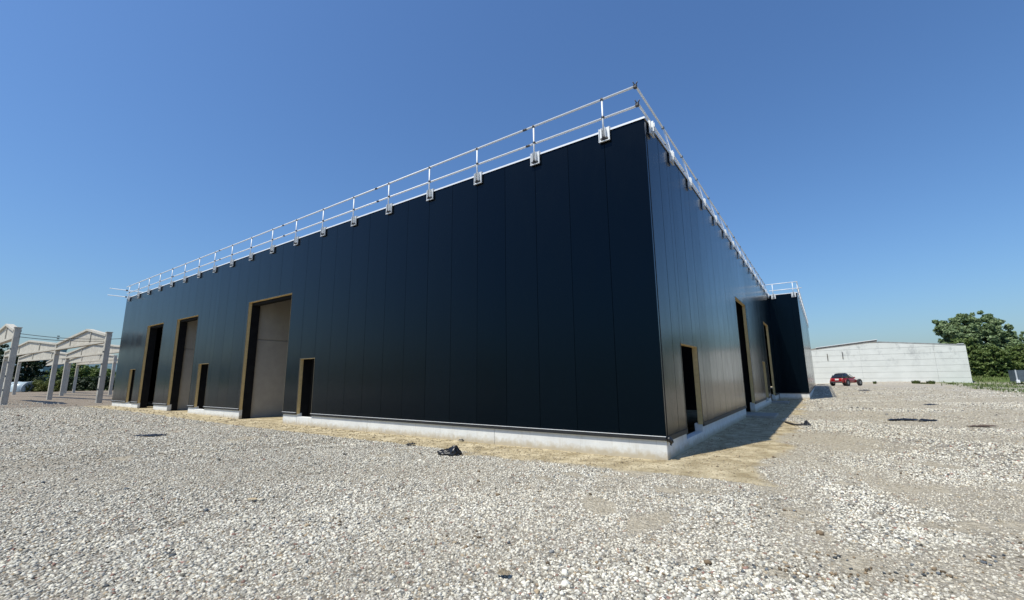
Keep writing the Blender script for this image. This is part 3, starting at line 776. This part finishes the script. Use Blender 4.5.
# ------------------------------------------------------------------ white wall building on the right
WZ = .3
w1 = Vector((42.9, 63.7, 0)); wdir = Vector((.765, -.644, 0))
def ray(px, py):
    p, r = .177701928, -.0105099142; f = Vector((0, math.cos(p), math.sin(p))); u = Vector((0, -math.sin(p), math.cos(p))); x = Vector((1, 0, 0))
    xr = x*math.cos(r)+u*math.sin(r); ur = -x*math.sin(r)+u*math.cos(r); F = 436.874
    return f+xr*((px-512)/F)+ur*((300-py)/F), xr, ur, f
def gpt(px, py, z): d = ray(px, py)[0]; return Vector((0, 0, 1.6))+d*((z-1.6)/d.z)
a1 = gpt(813, 384.2, WZ); a2 = gpt(973, 384.2, WZ); wdir = (a2-a1); wdir.z = 0; WL = wdir.length; wdir.normalize(); wrz = math.atan2(wdir.y, wdir.x)
wn = Vector((-wdir.y, wdir.x, 0))
def wall_uz(px, py):
    d = ray(px, py)[0]; n = wn; t = ((a1-Vector((0, 0, 1.6))).dot(n))/d.dot(n); Q = Vector((0, 0, 1.6))+d*t; return (Q-a1).dot(wdir), Q.z-WZ
uL, zL = wall_uz(812, 350.5); uK, zK = wall_uz(877, 342.3); uR, zR = wall_uz(965, 345.2)
wb = thing('concrete_building', a1, 'low white-painted concrete panel building with stained wall and shallow gable', 'building', wrz)
EXT = 7.0
def topz(u): return zL+(u-uL)*(zK-zL)/(uK-uL) if u < uK else zK+(u-uK)*(zR-zK)/(WL-uK)
# courses of panels with thin joints
nC = 6; ch = zR/nC*1.0; m = MB()
cuts = [-EXT, -1.5, WL*.36, WL*.82, WL]
gj = .022
for i in range(len(cuts)-1):
    u0, u1 = cuts[i]+(.006 if i else 0), cuts[i+1]-(.006 if i < len(cuts)-2 else 0)
    for k in range(nC+3):
        z0 = -.6 if k == 0 else k*ch+gj/2; z1 = (k+1)*ch-gj/2
        t0, t1 = topz(u0), topz(u1)
        if z0 >= max(t0, t1): continue
        segs = sorted([u0, u1]+([uK] if u0 < uK < u1 else []))
        poly = [(u0, z0), (u1, z0)]
        def cl(z, u): return min(z, topz(u))
        if z0 > min(t0, t1): 
            # clipped sliver: split at the crossing
            if t0 < t1: uc = uL+(z0-zL)*(uK-uL)/(zK-zL); poly = [(uc, z0), (u1, z0)]
            else: uc = uK+(z0-zK)*(WL-uK)/(zR-zK); poly = [(u0, z0), (uc, z0)]
        top = []
        N = 24; ua, ub = poly[0][0], poly[1][0]
        for j in range(N+1):
            uu = ub+(ua-ub)*j/N; top.append((uu, max(z0+.004, cl(z1, uu))))
        m.prism(poly+top, 0, .22)
m.build('wall_panels', M_WWALL, wb)
MB().prism([(-EXT, -.6), (WL-.02, -.6), (WL-.02, zR-.05), (uK, zK-.05), (-EXT, topz(-EXT)-.05)], .221, .30).build('wall_core', simple('joint mortar', (.30, .31, .30), .9), wb)
MB().prism([(-EXT, -.6), (WL-.1, -.6), (WL-.1, zR-.15), (uK, zK-.15), (-EXT, topz(-EXT)-.15)], .31, 24).build('hall_body', M_WWALL, wb)
MB().prism([(uL-6, topz(uL-6)), (uK, zK), (uK, zK+.34), (uL+.6, zL+.34)], .06, 24.2).build('roof_sheets', simple('corrugated roof edge', (.28, .26, .23), .8, 0, .35, 6), wb)
MB().prism([(uL+.5, zL+.35), (uK+.05, zK+.345), (uK+.05, zK+.42), (uL+.5, zL+.42)], -.06, 24.3).build('verge_trim', M_ALU, wb)
MB().prism([(uK+.06, zK+.003), (WL-.0, zR+.003), (WL, zR+.11), (uK+.06, zK+.12)], -.03, 24.2).build('verge_trim', simple('dull grey verge', (.30, .30, .29), .7, 0, .3, 3), wb)
MB().bevbox(WL-.75, WL-.12, -.08, .2, zR+.112, zR+.26, .02).build('gutter_end', simple('grey gutter', (.35, .36, .37), .5), wb)
m = MB()
for u in (2.2, 4.0): m.tube([(u, -.03, topz(u)-.75), (u+.02, -.03, topz(u)-1.0), (u, -.04, topz(u)-1.75)], .045, 6)
m.parts('drain_spout', M_CABLE, wb)

# ------------------------------------------------------------------ weeds and grass
def weed(x, y, h, label, n=160, seed=0, spread=.35):
    g = np.random.default_rng(seed); t = thing('weed_clump', (x, y, gz(x, y)-.02), label, 'weeds', 0, 'weeds along the foot of the white wall')
    v = []; f = []
    for i in range(n):
        a = g.uniform(0, 2*PI); r = spread*math.sqrt(g.random()); b = np.array([r*math.cos(a), r*math.sin(a), 0]); hh = h*g.uniform(.4, 1)
        tip = b+np.array([math.cos(a)*hh*.3, math.sin(a)*hh*.3, hh]); s = np.array([-math.sin(a), math.cos(a), 0])*.03; k = len(v)
        v += [b-s, b+s, (b+tip)/2+s*1.6, tip, (b+tip)/2-s*1.6]; f.append((k, k+1, k+2, k+3)); f.append((k, k+2, k+3, k+4))
    mesh_np('leaves', np.array(v), np.array(f), M_WEED, t)
wl = [(859, .3, 'single small weed at the white wall, right of the small red vehicle'), (875, .4, 'upright dark weed at the white wall between the red vehicle and the long weed patch'),
      (916, .5, 'taller tuft at the left end of the long weed patch by the white wall'), (924, .22, 'low middle tuft of the long weed patch by the white wall'), (931, .5, 'tall tuft at the right end of the long weed patch by the white wall'), (952, .22, 'small weed tuft near the right end of the white wall')]
for i, (px, h, lb) in enumerate(wl):
    p = gpt(px, 384.6, WZ)-wn*.35; weed(p.x, p.y, h, lb, 140, 80+i, .15 if i < 2 else .38)
def grass():
    n = 60000; g = np.random.default_rng(5); x = g.uniform(30, 100, n); y = g.uniform(24, 80, n)
    m = grass_mask(x, y)
    keep = g.random(n) < m*np.where(fbm(x, y, 2.5, 63) > .45, 1, .35)
    keep &= ~(((x-a1.x)*wn.x+(y-a1.y)*wn.y > -.2) & ((x-a1.x)*wdir.x+(y-a1.y)*wdir.y < WL+.3))
    x, y = x[keep], y[keep]; n = len(x)
    z = ground_z(x, y); h = g.uniform(.06, .30, n)*(.5+fbm(x, y, 3, 64)); a = g.uniform(0, 2*PI, n)
    b = np.stack([x, y, z-.03], -1); s = np.stack([-np.sin(a), np.cos(a), 0*a], -1)*.05; tip = b+np.stack([np.cos(a)*h*.4, np.sin(a)*h*.4, h], -1)
    q = np.stack([b-s, b+s, tip+s*.2, tip-s*.2], 1).reshape(-1, 3)
    mesh_np('grass', q, np.arange(n*4).reshape(n, 4), M_WEED, kind='stuff')
grass()
# container at the right edge
p = gpt(1018.5, 383.0, .45); ct = thing('container', p, 'dark blue-grey container with white corner at the right edge below the trees', 'container', -.55)
m = MB(); m.box(0, 5.5, 0, 2.2, .15, 1.5)
for i in range(22): m.box(.12+i*.245, .24+i*.245, -.035, -.001, .25, 1.4)
m.build('body', simple('blue grey steel', (.09, .115, .14), .55, .1, .2, 2), ct)
MB().box(-.10, .0, -.05, .06, .0, 1.54).box(5.5, 5.6, -.05, .06, 0, 1.54).parts('corner_post', simple('light steel', (.5, .52, .54), .5), ct)
MB().bevbox(-.16, .12, -.2, .02, 0, .35, .02).build('white_corner', simple('white steel foot', (.75, .76, .78), .5), ct)

# ------------------------------------------------------------------ red car
M_RED = simple('red car paint', (.30, .010, .014), .25, 0, .05, 3)
M_RED.node_tree.nodes['Principled BSDF'].inputs['Coat Weight'].default_value = .6
M_GLASS = simple('dark car glass', (.012, .015, .017), .06, 0, .1, 2, spec=.8); M_TYRE = simple('tyre rubber', (.018, .018, .019), .8)
M_RIM = simple('alloy rim', (.35, .35, .36), .3, .8); M_WH = simple('white plate', (.82, .82, .80), .4); M_LAMP = simple('lamp lens', (.55, .10, .08), .15); M_HL = simple('head lamp', (.6, .62, .65), .1)
def loft(profiles, smooth=True):
    """profiles: list of closed rings of equal length"""
    m = MB(); n = len(profiles[0])
    for pr in profiles: m.v += pr
    for i in range(len(profiles)-1):
        for k in range(n):
            k2 = (k+1) % n; m.f.append([i*n+k, i*n+k2, (i+1)*n+k2, (i+1)*n+k]); m.sm.append(smooth)
    m.f.append(list(range(n))); m.sm.append(False); m.f.append([(len(profiles)-1)*n+k for k in reversed(range(n))]); m.sm.append(False)
    return m
def car():
    p = gpt(846, 386.3, .26); t = thing('small_vehicle', (p.x, p.y, gz(p.x, p.y)), 'small red vehicle with dark rounded cab and big black wheels, parked before the white wall', 'vehicle', math.radians(26))
    # x forward, length 3.75
    def ring(x, hw, zb, zt, sh):
        hw *= .84; zb += .14
        return [(x, -hw*.9, zb), (x, -hw, zb+.12), (x, -hw, zt-sh), (x, -hw*.86, zt), (x, hw*.86, zt), (x, hw, zt-sh), (x, hw, zb+.12), (x, hw*.9, zb)]
    body = loft([ring(-1.86, .66, .38, .78, .1), ring(-1.78, .80, .26, .92, .1), ring(-1.2, .84, .22, .95, .12), ring(-.3, .85, .22, .94, .1), ring(.55, .85, .22, .93, .1),
        ring(1.0, .83, .22, .82, .12), ring(1.5, .76, .26, .70, .12), ring(1.75, .60, .34, .58, .1)])
    body.build('body', M_RED, t)
    def ring2(x, hw0, hw1, z0, z1):
        hw0 *= .84; hw1 *= .9
        return [(x, -hw0, z0), (x, -(hw0*.45+hw1*.55), (z0*.4+z1*.6)), (x, -hw1, z1-.04), (x, -hw1*.8, z1), (x, hw1*.8, z1), (x, hw1, z1-.04), (x, (hw0*.45+hw1*.55), (z0*.4+z1*.6)), (x, hw0, z0)]
    loft([ring2(-1.76, .74, .70, .90, .96), ring2(-1.55, .77, .55, .92, 1.22), ring2(-1.2, .80, .50, .92, 1.42), ring2(-.5, .80, .50, .92, 1.50), ring2(-.1, .80, .49, .92, 1.40), ring2(.3, .79, .55, .92, 1.15), ring2(.68, .76, .72, .90, .95)]).build('glasshouse', M_GLASS, t)
    loft([ring2(-1.3, .48, .46, 1.38, 1.415), ring2(-1.0, .50, .48, 1.44, 1.475), ring2(-.5, .51, .49, 1.485, 1.52), ring2(-.15, .49, .46, 1.41, 1.44)]).build('roof_panel', M_KNUC, t)
    m = MB()
    for s in (-1, 1):
        m.tube([(-1.62, s*.63, .93), (-1.42, s*.54, 1.30)], .03, 6); m.tube([(-.42, s*.68, .93), (-.44, s*.53, 1.40)], .03, 6); m.tube([(.66, s*.65, .93), (.05, s*.50, 1.38)], .03, 6)
    m.parts('pillar', M_KNUC, t)
    MB().bevbox(-1.93, -1.74, -.60, .60, .38, .54, .05).build('rear_bumper', M_KNUC, t)
    MB().box(-1.90, -1.872, -.30, .10, .68, .86).build('number_plate', M_WH, t)
    for s in (-1, 1):
        MB().bevbox(-1.86, -1.72, s*.58-.08, s*.58+.08, .66, .90, .03).build('tail_light', M_LAMP, t)
        MB().bevbox(1.52, 1.74, s*.42-.10, s*.42+.10, .50, .63, .03).build('headlight', M_HL, t)
        MB().bevbox(.38, .54, s*.78-.08, s*.78+.08, .92, 1.05, .03).build('wing_mirror', M_RED, t)
    for wx in (-1.15, 1.42):
        for s in (-1, 1):
            w = MB().tube([(0, -.1, 0), (0, .1, 0)], .40, 20).build('wheel', M_TYRE, t); w.location = (wx, s*.80, .40)
            MB().tube([(0, -.108, 0), (0, .108, 0)], .19, 12).build('rim', M_RIM, w)
            if wx < 0: a = MB(); a.tube([(.45*math.cos(q), s*.066, .45*math.sin(q)) for q in np.linspace(-.1, PI+.1, 12)], .035, 6); a.build('wheel_arch', M_RED, t).location = (wx, s*.78, .40)
car()

# ------------------------------------------------------------------ debris
def crumple(px, py, L, Wd, Hh, label, seed, rz=0, cat='plastic sheet', name='plastic_scrap', mat=M_PLASTIC, z=0, n=26, sharp=1.0):
    p = gpt(px, py, z); g0 = gz(p.x, p.y); p = gpt(px, py, g0); g = np.random.default_rng(seed); m = bmesh.new()
    bmesh.ops.create_grid(m, x_segments=n, y_segments=n, size=1)
    for v in m.verts:
        x, y = v.co.x, v.co.y; r = max(abs(x), abs(y)); ang = math.atan2(y, x)
        edge = .75+.5*float(vnoise(math.cos(ang)*2, math.sin(ang)*2, 1, seed))
        s = edge/(max(1e-6, math.hypot(x, y))/r) if r > 0 else 1
        h1 = float(fbm(x*2+seed, y*2, .9, seed, 3)); h2 = float(fbm(x, y, .6, seed+3, 2))
        fall = max(0, 1-r**3)
        v.co.x = x*s*L/2+(h2-.5)*L*.15; v.co.y = y*s*Wd/2+(h1-.5)*Wd*.2; v.co.z = .034+Hh*fall*(abs(h1-.42)*2.6*.75+abs(h2-.5)*.6*sharp)
    M_ = MB(); M_.add_bm(m); o = M_.build(name, mat, None, label=label, category=cat)
    o.location = (p.x, p.y, g0); o.rotation_euler = (0, 0, rz)
    so = o.modifiers.new('thick', 'SOLIDIFY'); so.thickness = .006
    return o
def heap():
    p = gpt(450.5, 455.5, 0); bm = bmesh.new(); bmesh.ops.create_icosphere(bm, subdivisions=5, radius=1)
    for v in bm.verts:
        x, y, z = v.co; n1 = float(fbm(x*1.5+y, z*1.5-y, .9, 61, 3))-.5; n2 = abs(float(vnoise(x+z*.5, y+z, .28, 63))-.5); n3 = abs(float(vnoise(x-z, y-z*.7, .13, 67))-.5)
        k = 1+n1*.7-n2*.35-n3*.14; prof = .42+.62*math.exp(-((x-.42)/.38)**2)+.10*math.exp(-((x+.8)/.2)**2)
        v.co = (x*k*.30, y*k*.17, max(-.02, z*k*.20*prof+.04))
    m = MB(); m.add_bm(bm, True); o = m.build('plastic_scrap', M_PLASTIC, None, label='crumpled black plastic heap on the sand before the front plinth', category='plastic sheet')
    o.location = (p.x, p.y, gz(p.x, p.y)); o.rotation_euler = (0, 0, -.25)
heap()
crumple(411, 445.5, .26, .14, .04, 'small flat black scrap lying left of the crumpled plastic heap', 8)
crumple(461, 441.5, .16, .08, .04, 'tiny black scrap between the plastic heap and the plinth', 9)
crumple(150, 436.3, .85, .28, .05, 'flat dark rag on the gravel left of the hall', 11, .1, cat='rag')
crumple(903, 420.6, 1.0, .45, .11, 'left of two black plastic strips lying on the pale gravel at right', 14, -.1)
crumple(928, 421.2, .8, .28, .07, 'right of two black plastic strips lying on the pale gravel at right', 16, .1)
crumple(806, 425.8, .34, .22, .16, 'small black lump at the end of the thin strip beside the hall shadow', 17)
crumple(865, 391, 1.0, .5, .12, 'dark scrap on the ground before the white wall, right of the red vehicle', 19)
crumple(822, 385.5, 1.3, .4, .12, 'dark scrap on the ground left of the red vehicle', 20)
crumple(984, 427, .8, .3, .05, 'brown flattened scrap on the gravel at far right', 23, cat='scrap', mat=simple('brown scrap', (.10, .07, .05), .8))
crumple(930, 405, .8, .3, .05, 'thin dark scrap on the gravel behind the two black strips', 27)
crumple(52, 404.5, 1.6, .4, .12, 'dark heap of scrap on the gravel below the plain front column', 29, cat='scrap')
crumple(504, 577.5, .13, .07, .05, 'flat brown stone lying alone in the grey foreground gravel', 31, cat='stone', name='stone', mat=simple('brown stone', (.27, .22, .15), .9))
crumple(252, 501.5, .14, .06, .03, 'small tan scrap of board on the foreground gravel', 33, cat='scrap', name='board_scrap', mat=simple('tan scrap', (.48, .38, .24), .8))
q = [gpt(x_, y_, 0) for x_, y_ in ((786, 423), (790, 424.5), (795, 425.8), (800, 426), (805, 426.2))]
MB().tube([(a.x, a.y, gz(a.x, a.y)+.03) for a in q], .035, 6).build('hose', M_CABLE, None, label='thin grey-black strip trailing from the hall shadow over gravel', category='hose')
q = gpt(457, 440.5, 0); MB().tube([(q.x, q.y, gz(q.x, q.y)-.05), (q.x, q.y+.01, gz(q.x, q.y)+.16)], .012, 6).build('marker_peg', M_CABLE, None, label='short thin peg stuck in the sand at the plinth above the plastic heap', category='peg')

# ------------------------------------------------------------------ camera, light, world
_, xr, ur, fw = ray(512, 300)
cam = bpy.data.cameras.new('camera'); co = bpy.data.objects.new('camera', cam); COL.objects.link(co)
Mx = Matrix((xr, ur, -fw)).transposed().to_4x4(); Mx.translation = Vector((0, 0, 1.6)); co.matrix_world = Mx
cam.sensor_width = 36; cam.lens = 436.874/1024*36; cam.clip_end = 8000; cam.clip_start = .05; scn.camera = co
sun_to = Vector((-3.31, -2.50, 7.28)).normalized()
sl = bpy.data.lights.new('sun', 'SUN'); sl.energy = 4.9; sl.angle = math.radians(.55); sl.color = (1, .955, .83)
so = bpy.data.objects.new('sun', sl); COL.objects.link(so); so.rotation_euler = sun_to.to_track_quat('Z', 'Y').to_euler()
w = bpy.data.worlds.new('World'); scn.world = w; w.use_nodes = True; nt = w.node_tree; bg = nt.nodes['Background']
sky = nt.nodes.new('ShaderNodeTexSky'); sky.sky_type = 'NISHITA'; sky.sun_disc = False
sky.sun_elevation = math.asin(sun_to.z); sky.sun_rotation = math.atan2(sun_to.x, sun_to.y)
sky.air_density = 1.4; sky.dust_density = 1.2; sky.ozone_density = 10.0; sky.altitude = 50
tint = nt.nodes.new('ShaderNodeMix'); tint.data_type = 'RGBA'; tint.blend_type = 'MULTIPLY'; tint.inputs[0].default_value = 1; tint.inputs[7].default_value = (.76, .87, .98, 1)
nt.links.new(sky.outputs[0], tint.inputs[6]); nt.links.new(tint.outputs[2], bg.inputs[0]); bg.inputs[1].default_value = .140
scn.view_settings.view_transform = 'Standard'; scn.view_settings.look = 'None'; scn.view_settings.exposure = 0; scn.view_settings.gamma = 1
scn.render.engine = 'CYCLES'; scn.render.resolution_x = 1024; scn.render.resolution_y = 600
scn.cycles.max_bounces = 6; scn.cycles.diffuse_bounces = 3; scn.cycles.glossy_bounces = 3
